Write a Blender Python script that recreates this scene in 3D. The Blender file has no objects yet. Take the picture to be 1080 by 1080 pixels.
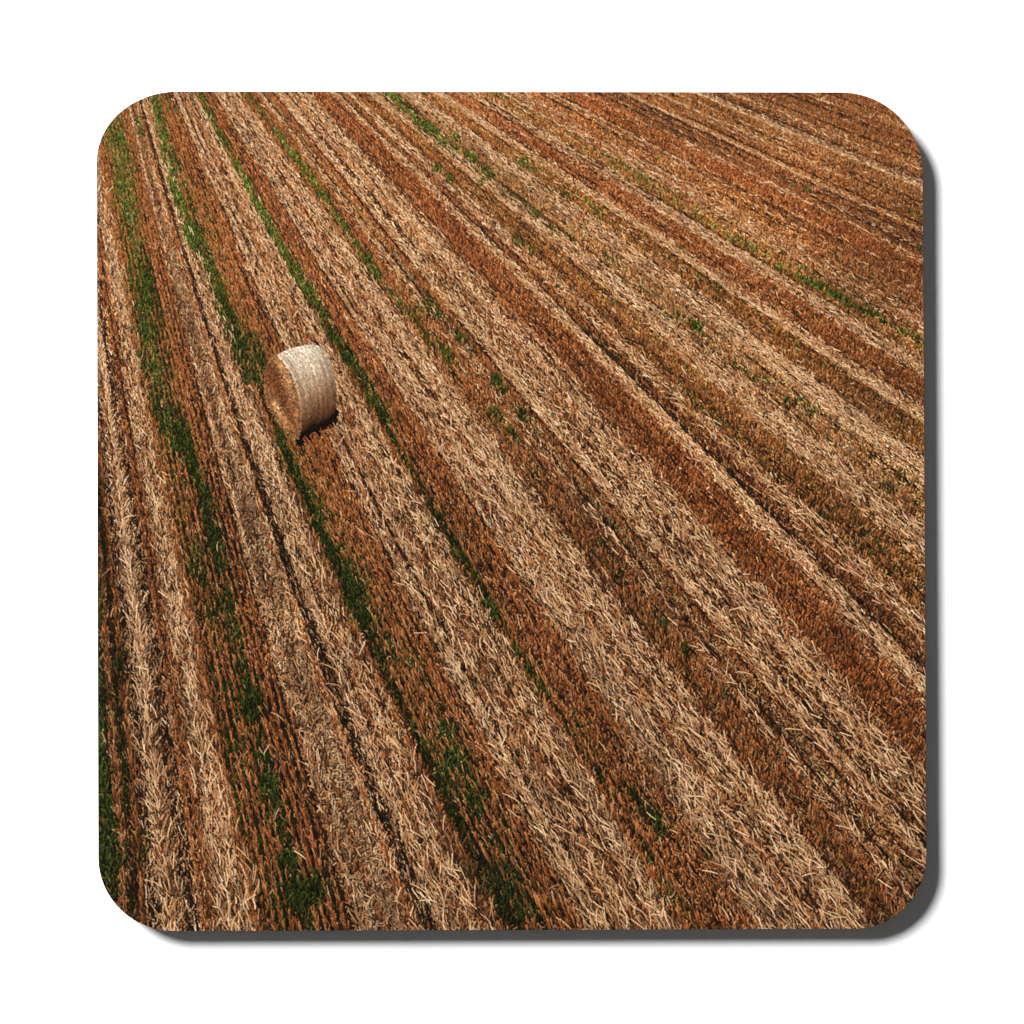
# A square hardboard coaster with rounded corners, lying on a seamless white
# surface.  A picture of a stubble field with one round bale is PRINTED on it:
# the print is flat ink on the coaster's face, so its colours are the colours
# of the ink, its drawn shadows and shading included (they would stay put if the lamp moved).  All light and shade on
# the coaster and the surface itself come from the lamp and the world.
import bpy, bmesh, math
import numpy as np

C = bpy.context.scene.collection
MPP = 0.095 / 871.0            # metres per photo pixel: the coaster is 95 mm wide
TOP = 0.0030                   # thickness of the board
INK = 0.00003                  # the printed sheet lies this much above the board
E_TOTAL = 1.60                 # radiance of a perfect white under the lamp + world

rng = np.random.default_rng(11)

# ----------------------------------------------------------------------------
# small helpers
# ----------------------------------------------------------------------------
def to_lin(c):
    c = np.asarray(c, dtype=np.float32) / 255.0
    return np.where(c <= 0.04045, c / 12.92, ((c + 0.055) / 1.055) ** 2.4)

def hash2(i, j, seed):
    n = (i.astype(np.int64) * 374761393 + j.astype(np.int64) * 668265263 + seed * 1442695041) & 0xFFFFFFFF
    n = ((n ^ (n >> 13)) * 1274126177) & 0xFFFFFFFF
    n = n ^ (n >> 16)
    return (n & 0xFFFF).astype(np.float32) / 65535.0

def vnoise(u, v, seed=0):
    iu = np.floor(u); iv = np.floor(v)
    fu = u - iu; fv = v - iv
    fu = fu * fu * (3 - 2 * fu); fv = fv * fv * (3 - 2 * fv)
    a = hash2(iu, iv, seed); b = hash2(iu + 1, iv, seed)
    c = hash2(iu, iv + 1, seed); d = hash2(iu + 1, iv + 1, seed)
    return (a * (1 - fu) + b * fu) * (1 - fv) + (c * (1 - fu) + d * fu) * fv

# ----------------------------------------------------------------------------
# outline of the coaster (in photo pixels, y down); a hair out of square
# ----------------------------------------------------------------------------
CORNERS = [(102.0, 96.6), (972.8, 97.6), (977.4, 979.4), (104.0, 982.2)]   # TL TR BR BL
RADII = [(86, 74), (86, 86), (76, 78), (80, 78)]                          # (along x, along y)

def outline(n=28):
    pts = []
    K = [np.array(c, float) for c in CORNERS]
    for i in range(4):
        p, prev, nxt = K[i], K[i - 1], K[(i + 1) % 4]
        d0 = (prev - p) / np.linalg.norm(prev - p)
        d1 = (nxt - p) / np.linalg.norm(nxt - p)
        rx, ry = RADII[i]
        r0 = ry if i in (0, 2) else rx
        r1 = rx if i in (0, 2) else ry
        for k in range(n + 1):
            a = math.pi / 2 * k / n
            pts.append(p + d0 * r0 * (1 - math.sin(a)) + d1 * r1 * (1 - math.cos(a)))
    return np.array(pts)

OUT = outline()

def sdf_outline(x, y):
    """signed distance (negative inside) and nearest point, convex polygon"""
    n = len(OUT)
    best = np.full(x.shape, 1e9); bx = np.zeros(x.shape); by = np.zeros(x.shape)
    inside = np.ones(x.shape, bool)
    for i in range(n):
        ax, ay = OUT[i]; cx, cy = OUT[(i + 1) % n]
        ex, ey = cx - ax, cy - ay
        L = ex * ex + ey * ey
        if L < 1e-12:
            continue
        h = np.clip(((x - ax) * ex + (y - ay) * ey) / L, 0, 1)
        qx = ax + h * ex; qy = ay + h * ey
        d = np.hypot(x - qx, y - qy)
        m = d < best
        best = np.where(m, d, best); bx = np.where(m, qx, bx); by = np.where(m, qy, by)
        inside &= (ex * (y - ay) - ey * (x - ax)) >= 0
    return np.where(inside, -best, best), bx, by

# ----------------------------------------------------------------------------
# THE PRINTED PICTURE, composed stroke by stroke in an ink buffer
# ----------------------------------------------------------------------------
SS = 2.0
X0, Y0, X1, Y1 = 98.0, 92.0, 982.0, 987.0
BW, BH = int((X1 - X0) * SS), int((Y1 - Y0) * SS)

# drill rows of the field: each reference row has an id t (its x on the line y=600)
YS = np.array([97.0, 350.0, 600.0, 900.0])
ROWS = [
    (138, 66, 102, 138, 174), (196, 97, 144, 196, 262), (241, 125, 178, 241, 309),
    (357, 162, 243, 357, 497), (496, 209.5, 349, 496, 680), (648, 260, 440, 648, 885),
    (790, 332, 563, 790, 1062), (1041, 405, 738, 1041, 1390), (1370, 515, 946, 1370, 1870),
    (1640, 620, 1133, 1640, 2240), (1930, 732, 1333, 1930, 2640), (2330, 878, 1603, 2330, 3190),
]
_a0, _a1 = np.array(ROWS[0], float), np.array(ROWS[1], float)
ROWS = [tuple(_a0 - (_a1 - _a0) * 1.6)] + ROWS
ROW_T = np.array([r[0] for r in ROWS], float)
ROW_C = [np.polyfit(YS, np.array(r[1:], float), 2) for r in ROWS]

ys_tab = np.arange(80, 1001, 2.0)
X_TAB = np.array([np.polyval(c, ys_tab) for c in ROW_C])            # rows x ys
T_FINE = np.linspace(ROW_T[0], ROW_T[-1], 1600)
def _smooth_tab():
    # Catmull-Rom like smoothing of x over t for every y
    fine = np.empty((len(ys_tab), len(T_FINE)), np.float32)
    k = np.exp(-0.5 * (np.arange(-40, 41) / 16.0) ** 2); k /= k.sum()
    for j in range(len(ys_tab)):
        f = np.interp(T_FINE, ROW_T, X_TAB[:, j])
        g = np.convolve(np.pad(f, 40, mode='reflect', reflect_type='odd'), k, 'valid')
        fine[j] = np.maximum.accumulate(g)
    return fine
XF = _smooth_tab()
# inverse table: t on a regular (x,y) lattice
xs_lat = np.arange(80, 1002, 2.0)
T_LAT = np.array([np.interp(xs_lat, XF[j], T_FINE) for j in range(len(ys_tab))], np.float32)

def t_of(x, y):
    fx = np.clip((np.asarray(x, float) - 80) / 2, 0, len(xs_lat) - 1.001)
    fy = np.clip((np.asarray(y, float) - 80) / 2, 0, len(ys_tab) - 1.001)
    ix = fx.astype(int); iy = fy.astype(int); ax = fx - ix; ay = fy - iy
    return ((T_LAT[iy, ix] * (1 - ax) + T_LAT[iy, ix + 1] * ax) * (1 - ay)
            + (T_LAT[iy + 1, ix] * (1 - ax) + T_LAT[iy + 1, ix + 1] * ax) * ay)

def row_dir(x, y):
    """unit vector pointing up (away) along the rows"""
    e = 4.0
    tx = (t_of(x + e, y) - t_of(x - e, y)) / (2 * e)
    ty = (t_of(x, y + e) - t_of(x, y - e)) / (2 * e)
    dx, dy = ty, -tx
    n = np.hypot(dx, dy) + 1e-9
    return dx / n, dy / n

def q_of(y):
    return (y + 130.0) / 1030.0

# bands of the field, read across the rows: (end t, kind, brightness, rowness)
BANDS = [
    (103, 'G', .9, .3), (110, 'R', .9, 0), (116, 'DG', .8, 0), (121, 'R', .85, 0), (130, 'D', 1, 0),
    (145, 'F', 1.0, 0), (156, 'D', 1.1, 0), (160, 'R', 1, 0), (162, 'D', 1, 0), (166, 'R', 1, 0),
    (187, 'S', 1.0, .2), (196, 'SR', .95, .5), (214, 'RG', .95, 1), (226, 'RG', .9, 1), (237, 'GD', .9, .4),
    (266, 'RD', .95, 1), (296, 'B', 1.0, .2), (304, 'RS', 1.08, 0), (314, 'D', .9, 0), (334, 'S', 1.05, .3),
    (350, 'S', 1.0, .5), (354, 'R', 1, 0), (366, 'GD', .9, .5), (396, 'RG', .95, 1), (417, 'RD', 1, 1),
    (434, 'S', 1.06, .4), (437, 'D', 1, 0), (450, 'S', 1.0, .4), (467, 'SR', 1, .4), (487, 'S', .98, .4),
    (492, 'R', 1.0, 0), (500, 'GD', .9, 0), (506, 'R', 1.02, 0), (510, 'D', .8, 0), (541, 'R', 1.02, .75),
    (546, 'RD', .9, 0), (578, 'SG', 1.05, .2), (594, 'SR', 1, .2), (627, 'S', 1.0, .2), (635, 'R', .95, .3),
    (646, 'RO', .9, .3), (668, 'R', .95, .3), (682, 'SB', .98, .2), (686, 'D', .9, 0), (694, 'O', .95, .2),
    (707, 'R', 1, .2), (727, 'S', 1.12, .3), (730, 'D', .9, 0), (752, 'SR', 1, .2), (774, 'S', 1.04, .2),
    (784, 'SR', 1.0, .2), (845, 'RR', 1.0, .2), (868, 'S', 1.08, .3), (873, 'D', .9, 0), (888, 'RD', .95, .2),
    (920, 'SB', 1.0, .2), (978, 'RO', 1.0, .2),
]
def _tx(y):                                    # row id where the row meets x = 940 at this y
    return float(t_of(np.array(940.0), np.array(float(y))))
for _y, _k, _b in [(549, 'S', 1.05), (526, 'S', .97), (516, 'O', .97), (497, 'O', 1.0), (488, 'O', 1.05), (456, 'S', 1.05),
                   (424, 'RO', 1.0), (410, 'S', 1.1), (378, 'RR', .95), (360, 'S', 1.0), (343, 'RO', 1.0),
                   (335, 'GO', 1.0), (312, 'SB', .98), (296, 'RY', 1.0), (284, 'RB', .95), (257, 'RR', .95),
                   (248, 'RB', .85), (232, 'RB', .92), (223, 'RY', 1.0), (215, 'RB', .95), (201, 'RY', .95),
                   (186, 'RY', .9), (177, 'S', .95), (154, 'RY', .95), (134, 'RB', .95), (124, 'RY', .92), (95, 'RB', .95)]:
    BANDS.append((_tx(_y), _k, _b, .15))
BANDS.append((9999, 'RY', .9, .1))
B_END = np.array([b[0] for b in BANDS]); B_BRI = np.array([b[2] for b in BANDS]); B_ROW = np.array([b[3] for b in BANDS])
KIND_L = ['S', 'F', 'SR', 'SG', 'SB', 'RS', 'R', 'RR', 'RY', 'RB', 'RD', 'RG', 'RO', 'G', 'GD', 'GO', 'DG', 'D', 'B', 'O']
B_KIND = np.array([KIND_L.index(b[1]) for b in BANDS])
#           straw stub grass mulch hole        ground colour under the stalks
MIX = {
    'S':  ((.66, .15, .00, .10, .09), (76, 52, 36)),
    'F':  ((.84, .10, .00, .00, .06), (76, 50, 36)),
    'SR': ((.30, .52, .00, .10, .08), (82, 52, 35)),
    'SG': ((.66, .10, .00, .14, .12), (86, 66, 54)),
    'SB': ((.30, .46, .00, .17, .07), (92, 64, 42)),
    'RS': ((.42, .56, .00, .02, .00), (88, 52, 32)),
    'R':  ((.06, .86, .00, .03, .05), (72, 38, 20)),
    'RR': ((.04, .90, .00, .02, .04), (78, 40, 20)),
    'RY': ((.12, .80, .005, .075, .00), (86, 54, 30)),
    'RB': ((.08, .84, .00, .08, .00), (76, 46, 26)),
    'RD': ((.05, .80, .02, .03, .10), (46, 28, 17)),
    'RG': ((.03, .62, .22, .03, .10), (46, 36, 18)),
    'RO': ((.08, .80, .05, .07, .00), (78, 52, 25)),
    'G':  ((.05, .08, .80, .02, .05), (30, 38, 14)),
    'GD': ((.04, .20, .44, .12, .20), (40, 40, 18)),
    'GO': ((.20, .58, .10, .12, .00), (70, 66, 30)),
    'DG': ((.03, .18, .40, .03, .36), (28, 30, 14)),
    'D':  ((.22, .12, .00, .16, .50), (46, 34, 26)),
    'B':  ((.16, .02, .00, .76, .06), (84, 64, 48)),
    'O':  ((.40, .18, .03, .39, .00), (112, 88, 54)),
}
MIX_A = np.cumsum(np.array([MIX[k][0] for k in KIND_L]), axis=1)
GROUND = np.array([MIX[k][1] for k in KIND_L], np.float32)

# weeds: (x, y, half length along the row, half width, strength)
WEEDS = [
    (121, 140, 30, 9, .75), (131, 175, 34, 9, .75), (134, 215, 34, 10, .7), (140, 262, 34, 9, .6), (146, 300, 30, 10, .75), (153, 345, 34, 10, .8),
    (160, 385, 30, 9, .8), (168, 425, 28, 9, .9), (180, 448, 26, 12, .95), (192, 470, 26, 10, .95), (206, 497, 28, 6, .9),
    (218, 535, 30, 6, .95), (227, 575, 30, 7, .95), (232, 598, 16, 6, .9), (241, 640, 22, 6, .9), (246, 672, 22, 8, .8), (258, 715, 20, 7, .85),
    (265, 745, 24, 10, .95), (279, 803, 18, 8, .95), (286, 832, 24, 9, .95), (292, 862, 14, 6, .7), (304, 912, 18, 10, .9),
    (312, 948, 26, 12, .9), (331, 945, 22, 12, .8), (208, 600, 26, 10, .55), (222, 650, 22, 10, .45), (155, 318, 26, 4, .9),
    (110, 745, 26, 5, .6), (110, 830, 26, 6, .8), (112, 880, 36, 9, .95), (116, 905, 22, 9, .9), (126, 700, 26, 4, .6), (133, 830, 26, 5, .6), (148, 900, 24, 5, .55),
    (148, 135, 12, 4, .5), (166, 112, 22, 4, .9), (171, 140, 22, 4, .8), (178, 170, 24, 5, .8), (186, 205, 26, 4, .75), (194, 222, 24, 5, .8), (205, 250, 22, 7, .95),
    (213, 268, 16, 6, .9), (222, 288, 18, 6, .95), (229, 305, 16, 5, .8), (236, 325, 18, 6, .9), (246, 353, 16, 6, .9), (252, 372, 16, 6, .85),
    (262, 395, 16, 5, .8), (298, 470, 20, 5, .85), (305, 492, 18, 6, .7), (318, 510, 20, 8, .65), (332, 536, 16, 7, .75), (350, 585, 22, 7, .8),
    (365, 610, 20, 10, .9), (374, 628, 20, 10, .95), (383, 650, 18, 8, .85), (404, 697, 16, 5, .7), (418, 735, 12, 4, .6),
    (440, 702, 14, 5, .55), (448, 718, 10, 5, .5), (473, 775, 16, 7, .9), (455, 800, 16, 6, .7), (483, 808, 26, 10, .85), (470, 830, 26, 8, .7), (500, 842, 24, 8, .75),
    (478, 865, 20, 6, .6), (530, 938, 28, 15, .8), (545, 965, 20, 14, .75), (505, 930, 18, 8, .45),
    (176, 108, 14, 3, .6), (186, 118, 14, 3, .5), (205, 240, 18, 3, .5),
    (213, 103, 16, 2.5, .9), (222, 122, 18, 3, .9), (235, 147, 22, 3, .85), (250, 174, 24, 3, .8), (262, 196, 20, 4, .9), (275, 222, 24, 4, .95), (288, 247, 22, 4, .95),
    (300, 268, 22, 4, .95), (313, 290, 22, 4.5, 1), (327, 312, 22, 5, 1), (340, 335, 20, 4.5, .95), (353, 358, 20, 4.5, .95), (366, 378, 20, 5, 1),
    (380, 400, 18, 5, 1), (394, 424, 20, 6, .95), (404, 442, 14, 5, .9), (418, 468, 16, 3, .7), (436, 500, 18, 3.5, .7), (450, 525, 16, 3.5, .7),
    (463, 550, 18, 4.5, .9), (482, 582, 24, 5, .95), (500, 612, 22, 5.5, .95), (515, 638, 16, 6, .95), (524, 652, 12, 5, .8), (545, 690, 18, 4, .55),
    (571, 735, 12, 6, .8), (556, 712, 12, 4, .6), (612, 775, 16, 5, .75), (608, 762, 14, 4, .6), (668, 845, 20, 9, .75), (690, 870, 22, 14, .8), (680, 905, 16, 8, .4),
    (263, 103, 10, 2, .8), (276, 120, 14, 2, .8), (296, 147, 16, 3, .85), (310, 166, 14, 3.5, .9), (320, 180, 12, 4, .95), (334, 198, 16, 4, .95), (342, 210, 10, 4, .9),
    (360, 236, 18, 3, .8), (376, 260, 14, 3, .8), (388, 276, 10, 4, .9), (398, 290, 10, 5, .9), (418, 316, 16, 4, .8), (436, 336, 14, 4, .7),
    (452, 360, 14, 3, .8), (470, 375, 14, 4, .85), (445, 330, 14, 4, .5), (458, 328, 16, 5, .5), (490, 360, 14, 5, .5), (523, 442, 14, 5, .6), (526, 408, 12, 5, .7), (552, 440, 16, 6, .6), (566, 455, 14, 6, .5),
    (540, 462, 12, 5, .6), (567, 498, 12, 5, .5), (637, 585, 18, 7, .55), (642, 602, 12, 5, .65), (652, 612, 12, 6, .4), (645, 555, 10, 5, .45), (697, 662, 16, 9, .6), (722, 690, 16, 8, .75), (762, 735, 16, 6, .45),
    (818, 815, 16, 6, .35), (748, 905, 14, 8, .35), (700, 940, 14, 9, .3),
    (415, 103, 14, 3.5, .85), (428, 116, 12, 3, .8), (442, 128, 16, 5, .7), (455, 138, 14, 5, .75), (466, 150, 12, 4, .6), (481, 148, 7, 4, .85), (485, 154, 6, 3, .8),
    (497, 166, 9, 4.5, .9), (478, 162, 8, 4, .6), (515, 184, 9, 4, .8), (505, 178, 10, 4, .6), (508, 196, 8, 3, .6), (535, 205, 14, 3, .45), (560, 224, 14, 3, .6), (580, 242, 12, 3, .6), (602, 253, 12, 3, .5), (640, 272, 14, 3, .45), (650, 282, 12, 3, .4),
    (461, 179, 8, 3.5, .8), (474, 190, 9, 3.5, .8), (546, 256, 9, 4, .7), (562, 268, 9, 4, .65), (588, 302, 8, 3, .4),
    (684, 312, 14, 4, .6), (698, 336, 10, 4, .6), (712, 333, 12, 4, .5), (735, 346, 11, 6, .95), (744, 356, 9, 5, .8), (780, 388, 14, 4, .8), (792, 396, 12, 4, .85), (808, 404, 8, 4, .8), (830, 424, 12, 4, .6), (853, 434, 10, 5, .85), (846, 430, 12, 5, .6), (912, 480, 12, 4, .5), (937, 518, 11, 6, .9), (948, 508, 12, 3, .5), (969, 535, 9, 4.5, .85), (967, 530, 9, 3, .6),
    (728, 417, 8, 4, .6), (735, 432, 10, 4, .55), (757, 446, 14, 5, .55), (772, 458, 14, 4, .55), (802, 487, 10, 3, .5), (822, 512, 12, 4, .55), (840, 525, 10, 4, .4), (866, 548, 10, 4, .65), (895, 573, 9, 3.5, .65), (936, 606, 9, 4, .4),
    (581, 202, 8, 3, .85), (597, 209, 9, 3, .8), (553, 174, 10, 4, .55), (625, 222, 8, 3, .5), (614, 213, 12, 2.5, .5), (628, 228, 8, 3, .5), (648, 176, 9, 3, .75), (676, 193, 11, 2.5, .85),
    (690, 203, 12, 2, .7), (714, 218, 12, 3, .6), (732, 229, 12, 2, .6), (754, 242, 14, 2.5, .7), (772, 253, 12, 2.5, .7), (788, 260, 14, 3, .85), (806, 271, 12, 2.5, .7), (822, 284, 14, 3.5, .7),
    (842, 296, 12, 4.5, 1), (858, 303, 14, 4.5, 1), (876, 312, 14, 4.5, 1), (894, 322, 14, 4, 1), (912, 331, 14, 4, .95), (928, 339, 12, 4, .95), (946, 350, 12, 3, .7), (962, 357, 10, 4, .75), (971, 365, 8, 3, .8),
    (850, 201, 5, 2.5, .8), (918, 229, 6, 2.5, .7), (926, 243, 8, 2, .5), (964, 227, 12, 2.5, .75), (835, 196, 8, 2.5, .4), (970, 264, 8, 3, .5), (720, 265, 5, 3, .45), (728, 275, 6, 3, .5), (706, 187, 8, 3, .35),
]
WEEDS = np.array(WEEDS, np.float64)
_left = WEEDS[:, 0] < 560
WEEDS[:, 3] *= np.where(_left, 1.45, .80)
WEEDS[:, 4] = np.where(_left, np.minimum(1, WEEDS[:, 4] * .92), WEEDS[:, 4] * np.where(WEEDS[:, 4] > .9, 1, .75))
WEEDS = np.concatenate([WEEDS, np.array([(250, 345, 14, 10, .6), (262, 362, 14, 10, .5), (272, 385, 10, 6, .5), (338, 555, 24, 12, .6), (325, 528, 20, 10, .6), (376, 640, 26, 14, .75), (392, 668, 18, 12, .55)])])

def weed_amount(x, y):
    out = np.zeros(x.shape, np.float32)
    dx, dy = row_dir(WEEDS[:, 0], WEEDS[:, 1])

    for (wx, wy, hl, hw, st), ux, uy in zip(WEEDS, dx, dy):
        m = (np.abs(x - wx) < hl * 2) & (np.abs(y - wy) < hl * 2)
        idx = np.nonzero(m)[0]
        if len(idx) == 0:
            continue
        px = x[idx] - wx; py = y[idx] - wy
        a = (px * ux + py * uy) / hl
        b = (-px * uy + py * ux) / hw
        v = st * np.clip(1.35 - (a * a + b * b), 0, 1)
        out[idx] = np.maximum(out[idx], v)
    return out

buf = np.zeros((BH * BW, 3), np.float32)

# --- ground under the stalks ------------------------------------------------
gy, gx = np.mgrid[0:BH, 0:BW]
px = (gx.ravel() + .5) / SS + X0
py = (gy.ravel() + .5) / SS + Y0
T = t_of(px, py)
q = q_of(py)
n1 = vnoise(T / 5.0, py / (60 * q), 1); n2 = vnoise(px / (3.2 * q + .6), py / (3.8 * q + .6), 2)
Tj = T + (vnoise(px / (9 * q), py / (14 * q), 5) - .5) * 3.5
bi = np.searchsorted(B_END, Tj)
base = GROUND[B_KIND[bi]] * B_BRI[bi][:, None]
base *= (.72 + .35 * n1 + .35 * (n2 - .3))[:, None]
far = np.clip((520 - py) / 420, 0, 1)[:, None]              # far away the gaps close up
buf[:] = base * (1 + .32 * far)
del n1, n2, base, bi, Tj

# --- strokes ---------------------------------------------------------------
PAL = {
    0: np.array([(100, 70, 46), (152, 113, 78), (187, 147, 106), (232, 202, 164)], np.float32),   # straw
    1: np.array([(90, 52, 28), (148, 87, 46), (182, 112, 63), (208, 152, 100)], np.float32),       # stub
    2: np.array([(46, 51, 18), (68, 79, 28), (90, 105, 42), (128, 137, 70)], np.float32),            # grass
    3: np.array([(88, 64, 44), (132, 100, 70), (162, 126, 90), (198, 164, 126)], np.float32),      # mulch
    4: np.array([(18, 13, 10), (28, 20, 15), (38, 28, 20), (52, 38, 28)], np.float32),             # hole
}
PALS = np.stack([PAL[i] for i in range(5)])

def palette(kind, u):
    f = np.clip(u, 0, .999) * 3
    i = f.astype(int); a = (f - i)[:, None]
    return PALS[kind, i] * (1 - a) + PALS[kind, i + 1] * a

def draw(x, y, ang, length, width, bend, c0, c1, key):
    """paint tapered, slightly bent strokes from base (x,y) along ang; last key on top"""
    order = np.argsort(key, kind='stable')
    x, y, ang, length, width, bend, c0, c1 = [a[order] for a in (x, y, ang, length, width, bend, c0, c1)]
    CH = 12000
    for s in range(0, len(x), CH):
        e = min(len(x), s + CH)
        L = length[s:e]
        K = int(np.clip(np.percentile(L, 99) * SS * 1.25, 5, 70)) + 1
        M = int(np.clip(np.ceil(width[s:e].max() * SS), 1, 5))
        tt = np.linspace(0, 1, K)[None, :]
        a = ang[s:e][:, None] + bend[s:e][:, None] * (tt - .3)
        cx = x[s:e][:, None] + np.cos(a) * tt * L[:, None]
        cy = y[s:e][:, None] + np.sin(a) * tt * L[:, None]
        nx = -np.sin(a); ny = np.cos(a)
        taper = (1 - .55 * np.abs(tt - .35))
        w = width[s:e][:, None] * taper
        off = (np.arange(M) + .5) / M - .5
        X = cx[:, :, None] + nx[:, :, None] * w[:, :, None] * off
        Y = cy[:, :, None] + ny[:, :, None] * w[:, :, None] * off
        ix = ((X - X0) * SS).astype(np.int32); iy = ((Y - Y0) * SS).astype(np.int32)
        ok = (ix >= 0) & (ix < BW) & (iy >= 0) & (iy < BH)
        col = c0[s:e][:, None, :] * (1 - tt[:, :, None]) + c1[s:e][:, None, :] * tt[:, :, None]
        side = 1.0 + (-.16 * (off / .5) if M > 1 else np.zeros(1))
        col = col[:, :, None, :] * side[None, None, :, None]
        flat = (iy * BW + ix)
        buf[flat[ok]] = col[ok]

def upright(x, y):
    return np.arctan2(-1.0, (x - 260.0) / (2500.0 - y))

def field(n, seed):
    r = np.random.default_rng(seed)
    u = r.random(n)
    p = -0.45                                          # far strokes are smaller, so there are more
    ya, yb = (Y0 + 130) ** p, (Y1 + 150) ** p
    y = (ya + (yb - ya) * u) ** (1 / p) - 130
    x = X0 - 8 + (X1 - X0 + 16) * r.random(n)
    q = q_of(y)
    t = t_of(x, y)
    tj = t + ((vnoise(x / (9 * q), y / (14 * q), 5) - .5) * 3.5 + r.normal(0, 1.0, n)) * (1 + np.clip((t - 500) / 300, 0, 2.2))
    bi = np.clip(np.searchsorted(B_END, tj), 0, len(BANDS) - 1)
    k = B_KIND[bi]
    v = r.random(n)
    typ = (v[:, None] > MIX_A[k]).sum(1).clip(0, 4)
    wa = weed_amount(x, y) * (.70 + .80 * vnoise(t / 30, y / (26 * q), 33)).clip(0, 1.15)
    clump = vnoise(x / (7 * q + 1), y / (9 * q + 1), 31)
    is_weed = r.random(n) < wa * (.62 + .8 * clump)
    typ = np.where(is_weed & ((typ != 1) | (r.random(n) < .85)), 2, typ)
    # drill rows: stubble and gaps alternate
    row = 2.0 * np.abs(((t / 6.6 + .12 * np.sin(y / 37.0)) % 1.0) - .5)      # 0 on the row, 1 between
    rn = B_ROW[bi]
    ph = (t / 6.6 + .12 * np.sin(y / 37.0)) % 1.0
    onrow = (typ == 1) & (r.random(n) < rn * .92)
    dxdt = 4.0 / np.maximum(t_of(x + 2, y) - t_of(x - 2, y), .5)
    x = np.where(onrow, x - (ph - .5) * 6.6 * .80 * dxdt, x)
    rowgap = (~onrow) & (typ == 1) & (row < .5) & (r.random(n) < rn)
    typ = np.where(rowgap, 4, typ)
    # thin streaks inside every band: stubble showing through straw, straw strewn on stubble
    tw = np.where(t < 480, t, 480 + (t - 480) * .55)
    st = .6 * vnoise(tw / 2.3, y / (110 * q), 61) + .4 * vnoise(tw / 4.5, y / (45 * q), 62)
    sk = np.isin(k, [KIND_L.index(s) for s in ('S', 'SG', 'SB', 'SR', 'B', 'F')])
    rk = np.isin(k, [KIND_L.index(s) for s in ('R', 'RR', 'RY', 'RB', 'RO')])
    w1 = r.random(n)
    through = sk & (w1 < (np.where((t > 740) & (y < 560), .41, .46 + .03 * np.clip((y - 480) / 300, 0, 1)) - st) * 3.0) & (typ != 2)
    typ = np.where(through, np.where(r.random(n) < .70, 1, 4), typ)
    typ = np.where(rk & (w1 < (st - .62) * 1.8) & (typ == 1), 0, typ)
    ux, uy = row_dir(x, y)
    ra = np.arctan2(uy, ux)
    up = upright(x, y)
    L = np.empty(n); W = np.empty(n); A = np.empty(n); Bd = r.normal(0, .16, n)
    g = r.random(n)
    m = typ == 0
    A[m] = ra[m] + np.where(r.random(m.sum()) < .5, -.26, .26) + r.normal(0, .20, m.sum()) + np.where(r.random(m.sum()) < .07, r.uniform(-1.5, 1.5, m.sum()), 0)
    L[m] = (3.8 + 12.5 * g[m] ** 2.4) * q[m] + 1.4; W[m] = (.20 + .38 * r.random(m.sum())) * q[m] + .28
    m = typ == 1
    ro = (onrow[m] * rn[m]); A[m] = up[m] * (1 - .9 * ro) + ra[m] * .9 * ro + r.normal(0, 1, m.sum()) * (.30 - .17 * ro); L[m] = (3.4 + 6.5 * g[m]) * q[m] + 1.6; W[m] = (.34 + .48 * r.random(m.sum())) * q[m] + .30
    m = typ == 2
    A[m] = up[m] + r.normal(0, .55, m.sum()); L[m] = (5 + 9 * g[m]) * q[m] + 1.6; W[m] = (.45 + .5 * r.random(m.sum())) * q[m] + .34
    m = typ == 3
    A[m] = r.uniform(0, 6.283, m.sum()); L[m] = (3.5 + 6 * g[m]) * q[m] + 1.2; W[m] = (.4 + .5 * r.random(m.sum())) * q[m] + .32
    Bd[m] = r.normal(0, .9, m.sum())
    m = typ == 4
    A[m] = np.where(r.random(m.sum()) < .6, ra[m], up[m]) + r.normal(0, .3, m.sum()); L[m] = (3 + 8 * g[m]) * q[m] + 1; W[m] = (.7 + 1.2 * r.random(m.sum())) * q[m] + .3
    # swath ridges: straw falls to both sides like a feather
    f = (k == KIND_L.index('F')) & (typ == 0)
    sgn = np.sign(tj - 137.5)
    A[f] = ra[f] + sgn[f] * r.uniform(.1, .95, f.sum()); x[f] -= sgn[f] * 2.5 * q[f]
    # straw nearer the middle of a swath is brighter
    streak = vnoise(t / 4.0, y / (90 * q) + 9, 8)
    fine = vnoise(x / (6 * q + 1), y / (8 * q + 1), 17)
    val = .46 + .30 * (st - .5) + .44 * (streak - .5) + .36 * (fine - .5) + r.normal(0, .26, n)
    val = np.where(typ == 0, val + .06, val)
    col = palette(typ, val)
    mm = (typ == 4) & sk; col[mm] *= 1.5
    bri = B_BRI[bi] * np.where((typ == 0) & (t > 700) & (y < 560), 1.07, np.where(typ == 0, 1.0 - .11 * np.clip((y - 480) / 300, 0, 1), 1.0)) * (.88 + .24 * vnoise(x / 70, y / 60, 23))
    col = col * bri[:, None]
    # reddish and yellowish kinds of stubble
    def tint(kind, c):
        mm = (k == KIND_L.index(kind)) & (typ == 1)
        col[mm] *= np.array(c, np.float32)
    tint('RR', (.98, .94, .90)); tint('RY', (1.03, 1.07, 1.04)); tint('RO', (.97, 1.02, .93)); tint('RB', (.90, .89, .88))
    mm = (k == KIND_L.index('O')) & (typ != 2); col[mm] *= np.array((1.05, 1.04, .96), np.float32)
    mm = (k == KIND_L.index('SG')) & (typ == 0); col[mm] *= np.array((.98, .98, 1.02), np.float32)
    mm = (k == KIND_L.index('GO')) & (typ == 2); col[mm] *= np.array((1.3, 1.25, 1.2), np.float32)
    mm = (typ == 1); col[mm] *= (1 + .13 * far_of(y[mm]))[:, None]
    mm = (typ == 2); col[mm] *= (.8 + .45 * far_of(y[mm]))[:, None]
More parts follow.
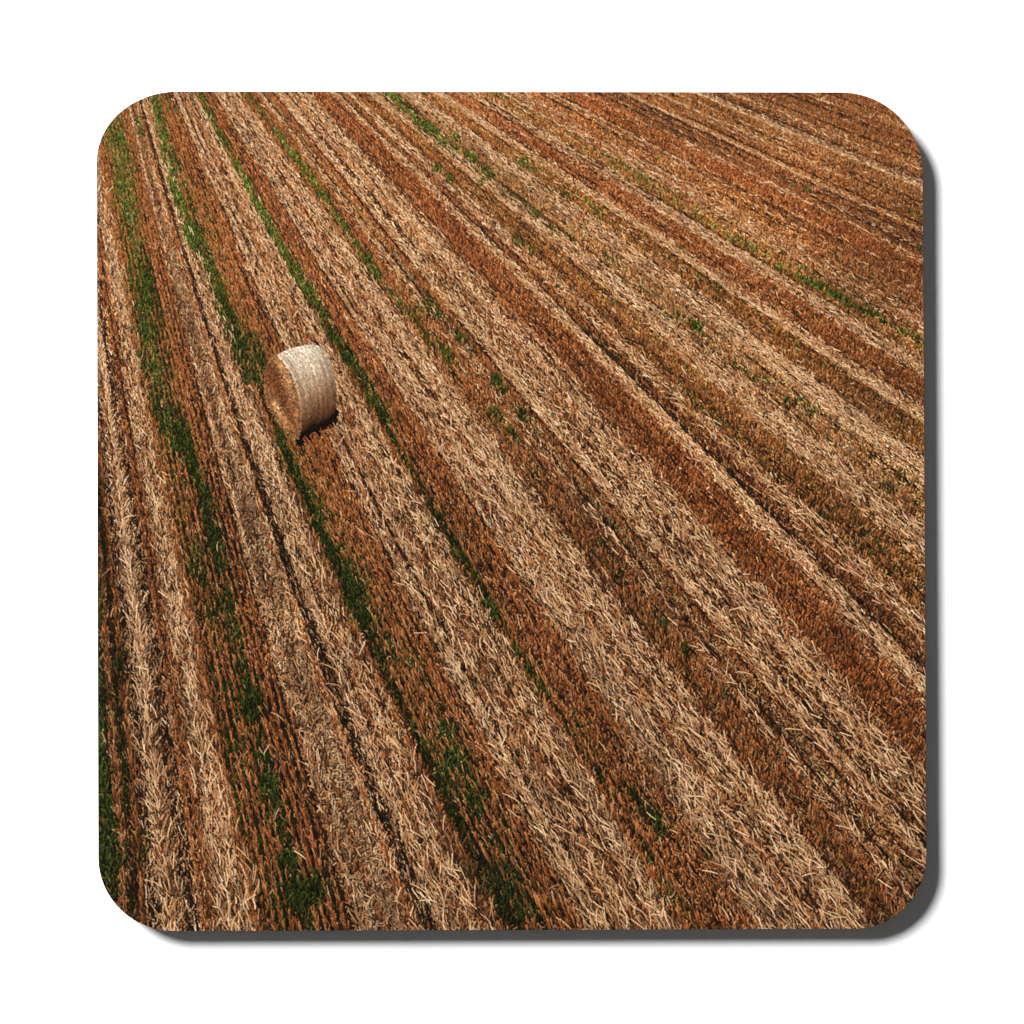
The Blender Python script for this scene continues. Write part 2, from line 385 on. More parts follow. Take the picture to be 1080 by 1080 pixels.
    lo = np.where(typ == 1, .50, np.where(typ == 2, .45, np.where(typ == 0, .90, .95)))
    lo = lo + (1 - lo) * .5 * far_of(y)
    c0 = col * lo[:, None]; c1 = col * 1.04
    key = y + r.normal(0, 5, n) * q - np.where(typ == 4, 6 * q, 0)
    return x, y, A, L, W, Bd, c0.astype(np.float32), c1.astype(np.float32), key, typ, q, r

def far_of(y):
    return np.clip((560 - y) / 460, 0, 1)

def lay(n, seed, shade=.55):
    x, y, A, L, W, Bd, c0, c1, key, typ, q, r = field(n, seed)
    s = (r.random(n) < shade * (1 - .45 * far_of(y))) & (typ != 4)
    sx = x[s] + 1.1 * q[s] + .3; sy = y[s] + .9 * q[s] + .2
    dk = np.where((typ[s] == 2)[:, None], np.array([[16, 20, 8]]), np.array([[56, 38, 27]])) * (1 + .75 * far_of(y[s]))[:, None]  # dark offset copies: the stalks' small shadows, drawn into the ink
    dk = dk * r.uniform(.6, 1.35, s.sum())[:, None]
    X = np.concatenate([x, sx]); Y = np.concatenate([y, sy])
    draw(X, Y, np.concatenate([A, A[s]]), np.concatenate([L, L[s] * .95]), np.concatenate([W, W[s] * .95]),
         np.concatenate([Bd, Bd[s]]), np.concatenate([c0, dk.astype(np.float32)]), np.concatenate([c1, dk.astype(np.float32)]),
         np.concatenate([key, key[s] - .6 * q[s]]))

lay(250000, 3)
lay(250000, 4)

# single drill rows, wheel lines and ridges that run on through the field
def x_of(t, y):
    fy = np.clip((y - 80) / 2, 0, len(ys_tab) - 1.001); iy = fy.astype(int); a = fy - iy
    ft = np.clip((t - T_FINE[0]) / (T_FINE[1] - T_FINE[0]), 0, len(T_FINE) - 1.001); it = ft.astype(int); b = ft - it
    return ((XF[iy, it] * (1 - b) + XF[iy, it + 1] * b) * (1 - a) + (XF[iy + 1, it] * (1 - b) + XF[iy + 1, it + 1] * b) * a)

def lines(specs, seed):
    r = np.random.default_rng(seed)
    out = [[] for _ in range(9)]
    for t0, kind, wt, dens, gate, y0, y1 in specs:
        gate = gate + (.12 if kind == 4 else .06)
        n = int(1500 * dens * {0: .42, 1: .50, 2: .6, 3: .4, 4: .34}[kind])
        p = -0.25
        ya, yb = (y0 + 130.0) ** p, (y1 + 130.0) ** p
        y = (ya + (yb - ya) * r.random(n)) ** (1 / p) - 130
        q = q_of(y)
        wob = (vnoise(np.full(n, t0), y / (55 * q), 71) - .5) * 1.6
        t = t0 + wob + r.normal(0, wt, n)
        x = x_of(t, y)
        g = vnoise(np.full(n, t0 * 1.7), y / (60 * q) + 3, 72)
        ok = (x > X0 - 6) & (x < X1 + 6) & (g > gate) & (r.random(n) < .4 + 1.2 * (g - gate))
        ok &= (kind == 2) | (r.random(n) > 1.25 * weed_amount(x, y))
        x, y, q = x[ok], y[ok], q[ok]; n = len(x)
        if n == 0: continue
        ux, uy = row_dir(x, y); ra = np.arctan2(uy, ux); up = upright(x, y)
        mixw = 1.0 if kind in (0, 4) else max(0.15, min(.9, 1.3 - t0 / 700.0))
        a = ra * mixw + up * (1 - mixw) + r.normal(0, .16 if kind != 0 else .26, n)
        L = (4 + 8 * r.random(n)) * q + 1.6
        W = (.40 + .5 * r.random(n)) * q + .30
        c = palette(np.full(n, kind), np.clip(r.normal(.52 if kind != 0 else .60, .28, n), 0, 1))
        if kind == 4: c = c * (1 + .9 * far_of(y))[:, None]
        lo = {0: .92, 1: .55, 2: .5, 3: .9, 4: 1.0}[kind]
        lo = lo + (1 - lo) * .5 * far_of(y)[:, None]
        for o_, v_ in zip(out, (x, y, a, L, W, r.normal(0, .12, n), (c * lo).astype(np.float32), c.astype(np.float32), y + r.normal(0, 3, n) + (-4 if kind == 4 else 2) * q)):
            o_.append(v_)
    draw(*[np.concatenate(o_) for o_ in out])

YA, YB = 92.0, 1000.0
SP = [(107, 1, .9, 1, .1, YA, YB), (113, 4, 1.0, .9, .25, YA, YB), (119, 1, .9, .9, .2, YA, YB), (126, 4, 1.6, .9, .3, YA, YB), (101, 4, .8, .6, .4, YA, YB),
      (137.5, 0, 1.4, 1.4, .1, YA, YB), (147, 4, 1.2, .8, .3, YA, YB), (154, 4, 1.2, .7, .35, YA, YB), (158, 1, .8, 1.1, .1, YA, YB), (161, 4, .6, .9, .25, YA, YB), (164.5, 1, .8, 1.0, .2, YA, YB),
      (168, 4, .6, .6, .4, YA, YB), (175, 0, 1.6, .9, .3, YA, YB), (184, 0, 1.6, .8, .35, YA, YB), (190, 1, 1.2, 1, .2, YA, YB), (195, 1, .9, 1, .2, YA, YB)]
for _i in range(10):                      # rows between the weeds
    _t = 200.5 + 6.6 * _i
    SP += [(_t, 1, .75, 1.25, .22, YA, YB), (_t + 3.3, 4, .7, .75, .42, 260, YB)]
SP += [(270, 0, 1.5, .8, .35, YA, YB), (279, 4, 1.2, .5, .5, YA, YB), (293, 0, 1.4, .7, .4, YA, YB), (300, 1, 1.1, 1.5, .05, YA, YB), (302.5, 0, .9, .8, .3, YA, YB),
       (307, 4, 1.2, 1.2, .15, YA, YB), (311.5, 4, 1.0, 1.1, .2, YA, YB), (318, 0, 1.5, .9, .3, YA, YB), (326, 4, .8, .5, .45, YA, YB), (329, 1, 1.0, .5, .4, YA, YB), (338, 0, 1.5, .8, .3, YA, YB), (345, 4, .7, .6, .45, YA, YB),
       (351.5, 1, 1.0, 1.3, .1, YA, YB), (355.5, 4, .8, .8, .3, YA, YB)]
for _i in range(8):
    _t = 368.0 + 6.6 * _i
    SP += [(_t, 1, .75, 1.2, .18, YA, YB), (_t + 3.3, 4, .7, .9, .38, YA, YB)]
SP += [(422, 0, 1.5, 1, .25, YA, YB), (429, 0, 1.3, .9, .3, YA, YB), (435.5, 4, 1.0, 1.1, .3, YA, YB), (443, 0, 1.5, .9, .3, YA, YB), (453, 1, 1.4, .9, .3, YA, YB), (458, 4, .9, .7, .45, YA, YB),
       (471, 0, 1.6, 1, .3, YA, YB), (480, 0, 1.4, .8, .35, YA, YB), (489.5, 1, 1.0, 1.5, .05, YA, YB), (503, 1, .9, 1.5, .05, YA, YB), (507.8, 4, .8, 1.4, .15, YA, YB), (514, 1, 1, 1, .2, YA, YB),
       (518, 4, .7, .8, .4, YA, YB), (525, 4, .7, .8, .4, YA, YB), (532, 4, .7, .8, .4, YA, YB), (539, 1, 1, 1, .2, YA, YB), (543.5, 4, .9, 1.1, .3, YA, YB), (551, 0, 1.4, 1, .3, YA, YB), (560, 4, 1.1, .8, .42, YA, YB), (567, 0, 1.4, 1, .3, YA, YB),
       (575, 0, 1.2, .8, .35, YA, YB), (585, 1, 2, .9, .3, YA, YB), (590, 4, .9, .7, .45, YA, YB), (600, 0, 1.5, 1, .3, YA, YB), (611, 0, 1.5, 1, .3, YA, YB), (622, 0, 1.4, .8, .35, YA, YB), (631, 1, 1.2, 1, .2, YA, YB),
       (636, 4, .9, .7, .4, YA, YB), (650, 1, 1.5, 1, .2, YA, YB), (656, 4, .8, .7, .4, YA, YB), (666, 1, 1.2, 1, .2, YA, YB), (684, 4, 1.0, 1.2, .25, YA, YB), (676, 0, 1.5, .7, .4, YA, YB), (697, 1, 1.3, 1, .2, YA, YB), (705, 4, .9, 1.0, .35, YA, YB),
       (712, 0, 1.4, 1.4, .15, YA, YB), (719, 0, 1.4, 1.3, .2, YA, YB), (729, 4, 1.0, 1.1, .3, YA, YB), (744, 4, 1.0, .8, .45, YA, YB), (757, 0, 1.6, 1, .3, YA, YB), (767, 0, 1.5, .9, .3, YA, YB), (780, 4, 1.2, .8, .45, YA, YB),
       (850, 0, 1.4, 1.3, .2, YA, YB), (858, 0, 1.4, 1.3, .2, YA, YB), (865, 0, 1.2, 1, .3, YA, YB), (870.5, 4, 1.2, 1.5, .15, YA, YB), (884, 4, 1.2, 1.0, .35, YA, YB), (893, 0, 1.8, .9, .35, YA, YB), (905, 0, 1.8, 1.0, .3, YA, YB), (915, 0, 1.6, .9, .35, YA, YB)]
def far_lines():
    sp = []
    for _i in range(130):                              # fine drill lines all over the field
        t_ = 420 + 6.6 * _i + (_i % 3) * .8
        if t_ > 1130: break
        kd = KIND_L[B_KIND[min(np.searchsorted(B_END, t_), len(BANDS) - 1)]]
        sp.append((t_, 4, .6, .5, .36, YA, YB))
        sp.append((t_ + 3.3, 0 if kd[0] == 'S' else 1, .8, .55, .34, YA, YB))
    for _i in range(48):
        y_ = 100 + 8.0 * _i + (_i % 4)
        sp.append((_tx(y_), (0, 4, 0, 1)[_i % 4], 2.0, (.45, .6, .35, .6)[_i % 4], .34, YA, 700.0))
    for y_, k_, w_, d_, g_ in [(602, 4, 2, .8, .45), (572, 4, 2, .9, .4), (566, 0, 2, 1.1, .25), (558, 0, 2, 1.1, .25), (551, 0, 2, .9, .3), (536, 0, 2.5, .8, .4), (521, 4, 1.4, .9, .4), (512, 3, 2, .9, .3), (505, 4, 1.4, 1.0, .3), (499, 3, 2, 1, .3),
                               (494, 4, 1.4, 1.0, .3), (488, 3, 2, 1, .3), (480, 0, 2.5, 1.0, .25), (471, 0, 2.5, 1.0, .25), (462, 0, 2.5, 1.2, .2), (453, 4, 2, .6, .5), (438, 4, 2.4, .7, .5), (425, 4, 2.4, .8, .45), (421, 0, 2.2, 1.2, .15), (416, 0, 2.2, 1.3, .15), (411, 0, 2.2, 1.1, .2),
                               (407, 4, 2.4, 1.1, .3), (394, 4, 2.4, .6, .5), (377, 4, 2.2, .8, .4), (372, 0, 2.2, 1.2, .2), (366, 0, 2.2, 1.2, .2), (361, 0, 2, 1, .25), (357, 4, 2, .9, .4), (344, 4, 2, .8, .4), (339, 2, 1.6, .6, .4), (331, 0, 2.5, .9, .3), (323, 0, 2.5, .9, .3), (315, 0, 2.5, .8, .35), (311, 4, 2, .7, .45),
                               (297, 4, 2, .7, .45), (285, 0, 2.4, .7, .4), (282, 4, 2, .7, .45), (270, 4, 2.4, .5, .5), (256, 0, 2.0, .8, .35), (248, 4, 2, 1.1, .3), (240, 4, 2, .6, .5), (233, 4, 1.8, 1.0, .35), (228, 0, 2.2, 1.0, .25), (222, 4, 2, 1.0, .35), (208, 0, 2.2, .9, .3), (200, 4, 2, .8, .4),
                               (184, 0, 2.2, 1.2, .2), (176, 4, 2, .8, .4), (166, 0, 2.5, .5, .45), (156, 4, 2.2, .9, .4), (150, 4, 2.2, .7, .45), (140, 4, 2.2, .8, .4), (128, 0, 2.2, .9, .3), (122, 4, 2.2, .9, .35), (112, 4, 2.2, .8, .4), (106, 0, 2.5, .7, .4)]:
        up_ = y_ < 300                                      # the far bands lie closer together in the picture
        sp.append((_tx(y_), k_, w_ * (1.6 if up_ else 1.2), d_ * ((2.0 if k_ == 0 else 1.5) if up_ else 1.0), g_ - (.08 if up_ else 0), YA, 700.0))
    return sp
lines(SP + far_lines(), 21)

# a few long bright straws lying on top
def loose(n, seed):
    r = np.random.default_rng(seed)
    y = r.uniform(Y0, Y1 + 10, n); x = r.uniform(X0, X1, n); q = q_of(y)
    t = t_of(x, y); k = B_KIND[np.clip(np.searchsorted(B_END, t + r.normal(0, 3, n)), 0, len(BANDS) - 1)]
    good = np.isin(k, [KIND_L.index(s) for s in ('S', 'F', 'SG', 'SB', 'SR', 'RS')]) | (r.random(n) < .02)
    x, y, q = x[good], y[good], q[good]; n = len(x)
    ux, uy = row_dir(x, y)
    A = np.arctan2(uy, ux) + r.normal(0, .38, n)
    c = palette(np.zeros(n, int), r.uniform(.45, .95, n))
    draw(x, y, A, (7 + 13 * r.random(n)) * q + 1.5, (.40 + .5 * r.random(n)) * q + .30, r.normal(0, .18, n),
         (c * .95).astype(np.float32), (c * 1.05).astype(np.float32), y)
loose(8000, 9)

# --- the printed bale --------------------------------------------------------
def zp(pts):                                     # detail coordinates -> photo pixels
    return np.array([(240 + a / 6.75, 330 + b / 6.75) for a, b in pts], float)

END_POLY = zp([(345, 303), (312, 325), (288, 365), (274, 425), (270, 500), (268, 560), (282, 630), (305, 690), (350, 755),
               (410, 828), (455, 880), (478, 902), (500, 893), (514, 855), (521, 790), (516, 700), (502, 615), (478, 525), (446, 450),
               (405, 378), (368, 325)])
LC = zp([(345, 303), (405, 368), (446, 440), (478, 520), (502, 610), (516, 700), (520, 780), (512, 862)])
RC = zp([(606, 226), (652, 240), (696, 282), (730, 345), (754, 430), (772, 530), (777, 630), (762, 705), (728, 752)])
TOPC = zp([(345, 303), (395, 277), (450, 256), (520, 238), (575, 228), (606, 226)])
BOTC = zp([(512, 862), (560, 835), (610, 812), (660, 795), (700, 775), (728, 752)])

def along(P, v):
    d = np.concatenate([[0], np.cumsum(np.hypot(*np.diff(P, axis=0).T))]); d /= d[-1]
    return np.stack([np.interp(v, d, P[:, 0]), np.interp(v, d, P[:, 1])], -1)

def coons(u, v):                                 # u across the wrap, v down its round
    Pl, Pr, Pt, Pb = along(LC, v), along(RC, v), along(TOPC, u), along(BOTC, u)
    u = u[..., None]; v = v[..., None]
    c = (1 - u) * (1 - v) * LC[0] + u * (1 - v) * RC[0] + (1 - u) * v * LC[-1] + u * v * RC[-1]
    return (1 - u) * Pl + u * Pr + (1 - v) * Pt + v * Pb - c

def in_poly(P, x, y):
    c = np.zeros(x.shape, bool); n = len(P)
    for i in range(n):
        ax, ay = P[i]; bx, by = P[(i + 1) % n]
        hit = ((ay > y) != (by > y)) & (x < (bx - ax) * (y - ay) / (by - ay + 1e-12) + ax)
        c ^= hit
    return c

WRAP_POLY = np.concatenate([along(TOPC, np.linspace(0, 1, 16)), along(RC, np.linspace(0, 1, 24))[1:],
                            along(BOTC, np.linspace(1, 0, 12))[1:], along(LC, np.linspace(1, 0, 20))[1:-1]])

def stamp(P, c):
    ix = ((P[..., 0] - X0) * SS).astype(int).ravel(); iy = ((P[..., 1] - Y0) * SS).astype(int).ravel()
    buf[iy * BW + ix] = c.reshape(-1, 3)

def bale():
    r = np.random.default_rng(77)
    # the bale's cast shadow, drawn in dark ink on the picture's ground
    n = 520
    bx = r.uniform(0, 1, n)
    p = along(zp([(480, 905), (560, 850), (640, 815), (720, 775), (772, 690)]), bx)
    off = np.abs(r.normal(0, 1, n)) * 4.6 * np.clip(1.35 - bx * .8, .3, 1.2)
    x = p[:, 0] + off * .55; y = p[:, 1] + off * .95 - 1
    a = np.arctan2(-.86, -.5) + r.normal(0, .12, n)
    c = np.tile(np.array([[20, 15, 12]], np.float32), (n, 1)) * r.uniform(.6, 1.5, n)[:, None].astype(np.float32)
    draw(x, y, a, r.uniform(3, 9, n), r.uniform(.8, 1.8, n), r.normal(0, .1, n), c, c, r.random(n))
    # stubble rows showing through it
    for j in range(9):
        s = np.array([545 + 24 * j + r.uniform(-4, 4), 905 - 10 * j + r.uniform(-8, 8)])
        m = 14
        q0 = zp([s])[0]
        tt = np.linspace(0, 1, m)
        x = q0[0] + tt * 7.5 + r.normal(0, .3, m); y = q0[1] + tt * 14 + r.normal(0, .3, m)
        c = palette(np.full(m, 1), r.uniform(.3, .8, m)).astype(np.float32)
        draw(x, y, np.full(m, -1.9) + r.normal(0, .3, m), r.uniform(2.5, 4.5, m), r.uniform(.7, 1.1, m), np.zeros(m), c * .5, c, y)
    # the round of the bale under its net wrap
    u, v = np.meshgrid(np.linspace(0, 1, 300), np.linspace(0, 1, 420))
    P = coons(u, v)
    ramp_v = np.array([0, .10, .30, .48, .62, .74, .86, .95, 1.0])
    ramp_c = np.array([(214, 196, 172), (208, 190, 166), (190, 167, 141), (166, 138, 108), (138, 104, 74), (116, 80, 52), (96, 60, 36), (62, 38, 24), (34, 22, 15)], np.float32)  # pale top to dark underside: the bale's shading, drawn into the ink
    vv = v + .10 * (vnoise(u * 5, v * 3, 41) - .5) + .05 * (u - .5)
    c = np.stack([np.interp(vv, ramp_v, ramp_c[:, i]) for i in range(3)], -1)
    c *= (1 - .18 * np.clip((u - .72) / .28, 0, 1) * np.clip(v * 3, 0, 1))[..., None]
    band = .6 * vnoise(u * 14, v * 1.6, 42) + .4 * vnoise(u * 34, v * 3.0, 45) - .5
    c *= 1 + band[..., None] * np.array((.34, .42, .52), np.float32)
    for uc, w, d in ((.085, .012, .30), (.20, .012, .14), (.30, .010, .26), (.335, .01, .10), (.52, .012, .08), (.70, .012, .16), (.76, .014, .2), (.90, .018, .16)):
        c *= (1 - d * np.exp(-((u + .015 * np.sin(v * 6 + uc * 20) - uc) / w) ** 2) * np.clip(1.25 - v, 0, 1))[..., None]
    c *= (1 + .10 * np.exp(-((u - .05) / .03) ** 2))[..., None]
    c *= (.88 + .24 * vnoise(u * 90, v * 60, 43) + .16 * (vnoise(u * 40, v * 30, 44) - .5))[..., None]
    lum = c.mean(-1, keepdims=True); c = (lum + (c - lum) * .86) * 1.03
    stamp(P, c)
    n = 1500
    uu = r.random(n); w_ = r.random(n)
    P0 = coons(uu, w_); P1 = coons(uu, np.clip(w_ + .03, 0, 1))
    a = np.arctan2(P1[:, 1] - P0[:, 1], P1[:, 0] - P0[:, 0]) + r.normal(0, .5, n)
    ix = ((P0[:, 0] - X0) * SS).astype(int); iy = ((P0[:, 1] - Y0) * SS).astype(int)
    c = buf[iy * BW + ix] * r.uniform(.72, 1.24, n)[:, None]
    draw(P0[:, 0], P0[:, 1], a, r.uniform(1.0, 2.6, n) * (w_ < .93), r.uniform(.4, .7, n), np.zeros(n), c, c, r.random(n))
    # the straw end
    gx_, gy_ = np.meshgrid(np.arange(278, 320, .25), np.arange(373, 466, .25))
    m = in_poly(END_POLY, gx_, gy_)
    x, y = gx_[m], gy_[m]
    cx, cy = 297.5, 419.0
    # frame of the leaning ellipse
    al = math.atan2(86.0, 26.0)
    ex = ((x - cx) * math.cos(al) + (y - cy) * math.sin(al)) / 45.0
    ey = (-(x - cx) * math.sin(al) + (y - cy) * math.cos(al)) / 16.5
    rr = np.hypot(ex, ey); th = np.arctan2(ey, ex)
    c = np.tile(np.array([[138, 88, 52]], np.float32), (len(x), 1))
    def blob(px_, py_, sx, sy, rot):
        dx_, dy_ = x - px_, y - py_
        a_ = (dx_ * math.cos(rot) + dy_ * math.sin(rot)) / sx; b_ = (-dx_ * math.sin(rot) + dy_ * math.cos(rot)) / sy
        return np.exp(-(a_ * a_ + b_ * b_))
    def mixto(w, col):
        nonlocal c
        w = np.clip(w, 0, 1)[:, None]; c = c * (1 - w) + np.array(col, np.float32) * w
    mixto(.85 * blob(287, 397, 16, 6, 1.35), (108, 56, 24))
    mixto(.75 * blob(297, 418, 16, 4, 1.2), (98, 52, 22))
    mixto(.55 * blob(304, 432, 9, 3, 1.2), (92, 48, 20))
    mixto(.7 * blob(303, 402, 20, 3.8, 1.15), (188, 138, 86))
    mixto(.70 * blob(296, 385, 9, 4, 1.0), (190, 140, 78))
    mixto(.8 * blob(293, 432, 12, 3.6, 1.05), (208, 158, 98))
    mixto(.6 * blob(302, 446, 10, 4, 1.0), (196, 138, 74))
    mixto(.6 * blob(312, 440, 14, 2.6, 1.35), (160, 98, 48))
    c *= (.74 + .26 * vnoise(rr * 22, th * 3, 51) + .26 * vnoise(x * 1.1, y * 1.1, 52))[:, None]
    lum = c.mean(1, keepdims=True); c = lum + (c - lum) * .82
    stamp(np.stack([x, y], -1), c.astype(np.float32))
    pe = along(np.concatenate([END_POLY, END_POLY[:1]]), r.random(260))
    ctr = np.array([298.0, 419.0])
    a = np.arctan2(pe[:, 1] - ctr[1], pe[:, 0] - ctr[0]) + r.normal(0, 1.0, 260)
    cc = (np.array([[176, 130, 84]]) * r.uniform(.45, 1.15, 260)[:, None]).astype(np.float32)
    draw(pe[:, 0], pe[:, 1], a, r.uniform(.8, 2.6, 260), r.uniform(.4, .7, 260), np.zeros(260), cc, cc, r.random(260))
    n = 1500
    i = r.integers(0, len(x), n)
    tx = -np.sin(th[i]) * 45; ty = np.cos(th[i]) * 16.5
    dx_ = tx * math.cos(al) - ty * math.sin(al); dy_ = tx * math.sin(al) + ty * math.cos(al)
    a = np.arctan2(dy_, dx_) + r.normal(0, .7, n)
    cc = (c[i] * r.uniform(.5, 1.45, n)[:, None]).astype(np.float32)
    draw(x[i], y[i], a, r.uniform(1.2, 3.2, n) * np.clip((1.0 - rr[i]) * 6, .15, 1), r.uniform(.4, .75, n), r.normal(0, .5, n), cc, cc, r.random(n))
bale()

# --- from ink buffer to the vertices of the sheet ------------------------------
img = buf.reshape(BH, BW, 3)
def blur(a, k):
    k = np.array(k, np.float32); k /= k.sum(); h = len(k) // 2
    p = np.pad(a, ((h, h), (0, 0), (0, 0)), mode='edge')
    a = sum(k[i] * p[i:i + a.shape[0]] for i in range(len(k)))
    p = np.pad(a, ((0, 0), (h, h), (0, 0)), mode='edge')
    return sum(k[i] * p[:, i:i + a.shape[1]] for i in range(len(k)))
soft = blur(img, (1, 2, 1))
wide = blur(soft, (1, 4, 7, 8, 7, 4, 1))
img = np.clip((soft + .60 * (soft - wide)) * np.array((1.05, 1.04, 1.03), np.float32), 3, 250)
img = 255 * (img / 255) ** 1.10
del soft, wide, buf
LIN = (to_lin(img) / E_TOTAL).astype(np.float32)

STEP = 0.8
nx = int((X1 - X0 - 2) / STEP); ny = int((Y1 - Y0 - 2) / STEP)
vx = X0 + 1 + np.arange(nx + 1) * STEP; vy = Y0 + 1 + np.arange(ny + 1) * STEP
VX, VY = np.meshgrid(vx, vy)
VX = VX.ravel(); VY = VY.ravel()
near = (VX < 200) | (VX > 870) | (VY < 200) | (VY > 880)
sd = np.full(VX.shape, -50.0); bxn = VX.copy(); byn = VY.copy()
sd_n, b1, b2 = sdf_outline(VX[near], VY[near])
sd[near] = sd_n; bxn[near] = b1; byn[near] = b2
i0 = (np.arange(ny)[:, None] * (nx + 1) + np.arange(nx)[None, :]).ravel()
QUAD = np.stack([i0, i0 + nx + 1, i0 + nx + 2, i0 + 1], 1)      # counter-clockwise seen from above (y is flipped)
keep = (sd[QUAD] < -.05).any(1)
QUAD = QUAD[keep]
outm = sd > 0
VX = np.where(outm, bxn, VX); VY = np.where(outm, byn, VY)
# colours at the vertices
fx = np.clip((VX - X0) * SS - .5, 0, BW - 1.001); fy = np.clip((VY - Y0) * SS - .5, 0, BH - 1.001)
ix = fx.astype(int); iy = fy.astype(int); ax = (fx - ix)[:, None]; ay = (fy - iy)[:, None]
VC = ((LIN[iy, ix] * (1 - ax) + LIN[iy, ix + 1] * ax) * (1 - ay) + (LIN[iy + 1, ix] * (1 - ax) + LIN[iy + 1, ix + 1] * ax) * ay)
VC = np.concatenate([VC, np.ones((len(VC), 1), np.float32)], 1).astype(np.float32)
qx = VX[QUAD].mean(1); qy = VY[QUAD].mean(1)
is_end = in_poly(END_POLY, qx, qy)
is_wrap = in_poly(WRAP_POLY, qx, qy) & ~is_end

# ----------------------------------------------------------------------------
# materials
# ----------------------------------------------------------------------------
def new_mat(name):
    m = bpy.data.materials.new(name); m.use_nodes = True
    return m, m.node_tree, m.node_tree.nodes['Principled BSDF']

def ink_material():
    m, nt, b = new_mat('printed_ink')
    at = nt.nodes.new('ShaderNodeAttribute'); at.attribute_name = 'ink'
    nt.links.new(at.outputs['Color'], b.inputs['Base Color'])
    b.inputs['Roughness'].default_value = .40
    b.inputs['Specular IOR Level'].default_value = .03
    return m

def board_material():
    m, nt, b = new_mat('hardboard')
    tc = nt.nodes.new('ShaderNodeTexCoord'); n = nt.nodes.new('ShaderNodeTexNoise')
    n.inputs['Scale'].default_value = 900; n.inputs['Detail'].default_value = 6
    r = nt.nodes.new('ShaderNodeValToRGB')
    r.color_ramp.elements[0].color = (.22, .20, .18, 1); r.color_ramp.elements[1].color = (.34, .32, .29, 1)
    nt.links.new(tc.outputs['Object'], n.inputs['Vector']); nt.links.new(n.outputs['Fac'], r.inputs['Fac'])
    nt.links.new(r.outputs['Color'], b.inputs['Base Color'])
    b.inputs['Roughness'].default_value = .75
    return m

def white_material():
    m, nt, b = new_mat('white_sheet')
    tc = nt.nodes.new('ShaderNodeTexCoord'); n = nt.nodes.new('ShaderNodeTexNoise')
    n.inputs['Scale'].default_value = 60; n.inputs['Detail'].default_value = 4
    r = nt.nodes.new('ShaderNodeValToRGB')
    r.color_ramp.elements[0].color = (.80, .80, .80, 1); r.color_ramp.elements[1].color = (.84, .84, .84, 1)
    nt.links.new(tc.outputs['Object'], n.inputs['Vector']); nt.links.new(n.outputs['Fac'], r.inputs['Fac'])
    nt.links.new(r.outputs['Color'], b.inputs['Base Color'])
    b.inputs['Roughness'].default_value = .9; b.inputs['Specular IOR Level'].default_value = .1
    return m

INK_M, BOARD_M, WHITE_M = ink_material(), board_material(), white_material()

# ----------------------------------------------------------------------------
# objects
# ----------------------------------------------------------------------------
root = bpy.data.objects.new('coaster', None)
C.objects.link(root)
root['label'] = 'square rounded-corner coaster printed with a stubble field and one round hay bale'
root['category'] = 'coaster'

def wx_(x): return (x - 540.0) * MPP
def wy_(y): return (540.0 - y) * MPP

def sheet(name, mask, parent, label=None):
    qd = QUAD[mask]
    used = np.unique(qd)
    remap = np.zeros(len(VX), np.int32); remap[used] = np.arange(len(used), dtype=np.int32)
    qd = remap[qd].astype(np.int32)
    co = np.zeros((len(used), 3), np.float32)
    co[:, 0] = wx_(VX[used]); co[:, 1] = wy_(VY[used]); co[:, 2] = TOP + INK
    me = bpy.data.meshes.new(name)
    me.vertices.add(len(used)); me.vertices.foreach_set('co', co.ravel())
    me.loops.add(qd.size); me.loops.foreach_set('vertex_index', qd.ravel())
    me.polygons.add(len(qd)); me.polygons.foreach_set('loop_start', np.arange(0, qd.size, 4, dtype=np.int32))
    me.update(calc_edges=True)
    ca = me.color_attributes.new('ink', 'FLOAT_COLOR', 'POINT')
    ca.data.foreach_set('color', VC[used].ravel())
    me.materials.append(INK_M)
    o = bpy.data.objects.new(name, me); C.objects.link(o); o.parent = parent
    if label: o['label'] = label
    return o

def board():
    bm = bmesh.new()
    lo = .00022
    cen = OUT.mean(0)
    P = []
    for p in OUT:
        if not P or np.hypot(*(p - P[-1])) > .05: P.append(p)
    rings = []
    for z, inset in ((0.0, 2.0), (lo, 0.0), (TOP, 0.0)):
        ring = []
        for p in P:
            d = cen - p; d = d / np.linalg.norm(d)
            s = p + d * inset
            ring.append(bm.verts.new((wx_(s[0]), wy_(s[1]), z)))
        rings.append(ring)
    n = len(P)
    for a, b in zip(rings, rings[1:]):
        for i in range(n):
            bm.faces.new((a[i], a[(i + 1) % n], b[(i + 1) % n], b[i]))
    bm.faces.new(rings[-1]); bm.faces.new(list(reversed(rings[0])))
    bmesh.ops.recalc_face_normals(bm, faces=bm.faces)
    me = bpy.data.meshes.new('board'); bm.to_mesh(me); bm.free()
    me.materials.append(BOARD_M)
    o = bpy.data.objects.new('board', me); C.objects.link(o); o.parent = root
    return o
board()

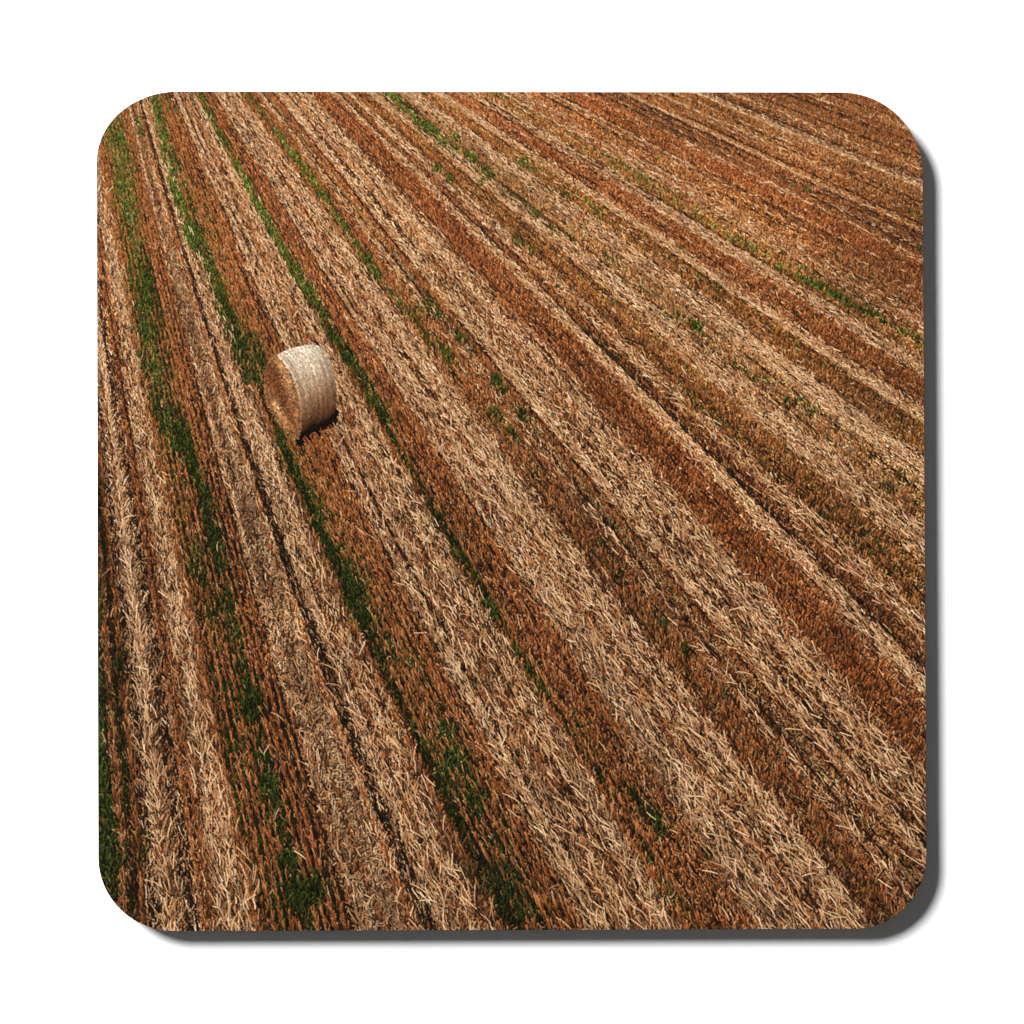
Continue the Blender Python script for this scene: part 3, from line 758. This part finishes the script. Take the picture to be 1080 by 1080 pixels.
sheet('printed_field', ~(is_end | is_wrap), root, 'printed field of brown stubble rows, pale straw and green weeds')
wrap = sheet('printed_hay_bale', is_wrap, root, 'printed round hay bale in pale net wrap')
sheet('straw_end', is_end, wrap, 'orange-brown straw end of the printed bale')

# the white surface
bm = bmesh.new()
bmesh.ops.create_grid(bm, x_segments=2, y_segments=2, size=2.5)
me = bpy.data.meshes.new('table_surface'); bm.to_mesh(me); bm.free()
me.materials.append(WHITE_M)
o = bpy.data.objects.new('table_surface', me); C.objects.link(o); o['kind'] = 'structure'

# ----------------------------------------------------------------------------
# light: one soft lamp from the upper left, dim even room light
# ----------------------------------------------------------------------------
ld = bpy.data.lights.new('key_lamp', 'AREA'); ld.shape = 'DISK'
lamp = bpy.data.objects.new('key_lamp', ld); C.objects.link(lamp)
DIST = 2.0
az = math.atan2(19.0, -21.5); el = math.radians(43.8)
from mathutils import Vector
d = Vector((math.cos(el) * math.cos(az), math.cos(el) * math.sin(az), math.sin(el)))
lamp.location = d * DIST
lamp.rotation_euler = (-d).to_track_quat('-Z', 'Y').to_euler()
ld.size = .84
ld.energy = 113.0
ld.color = (1, 1, 1)

w = bpy.data.worlds.new('World'); bpy.context.scene.world = w; w.use_nodes = True
bg = w.node_tree.nodes['Background']
bg.inputs['Color'].default_value = (1, 1, 1, 1); bg.inputs['Strength'].default_value = .078

# ----------------------------------------------------------------------------
# camera, straight above
# ----------------------------------------------------------------------------
cd = bpy.data.cameras.new('camera'); cam = bpy.data.objects.new('camera', cd); C.objects.link(cam)
H = .75
cam.location = (0, 0, TOP + H)
cd.sensor_width = 36; cd.lens = 36 * H / (1080 * MPP)
cd.clip_start = .01; cd.clip_end = 50
sc = bpy.context.scene
sc.camera = cam
sc.view_settings.view_transform = 'Standard'; sc.view_settings.look = 'None'
sc.view_settings.exposure = 0; sc.view_settings.gamma = 1
sc.view_settings.use_curve_mapping = False
sc.cycles.pixel_filter_type = 'BLACKMAN_HARRIS'; sc.cycles.filter_width = 1.1
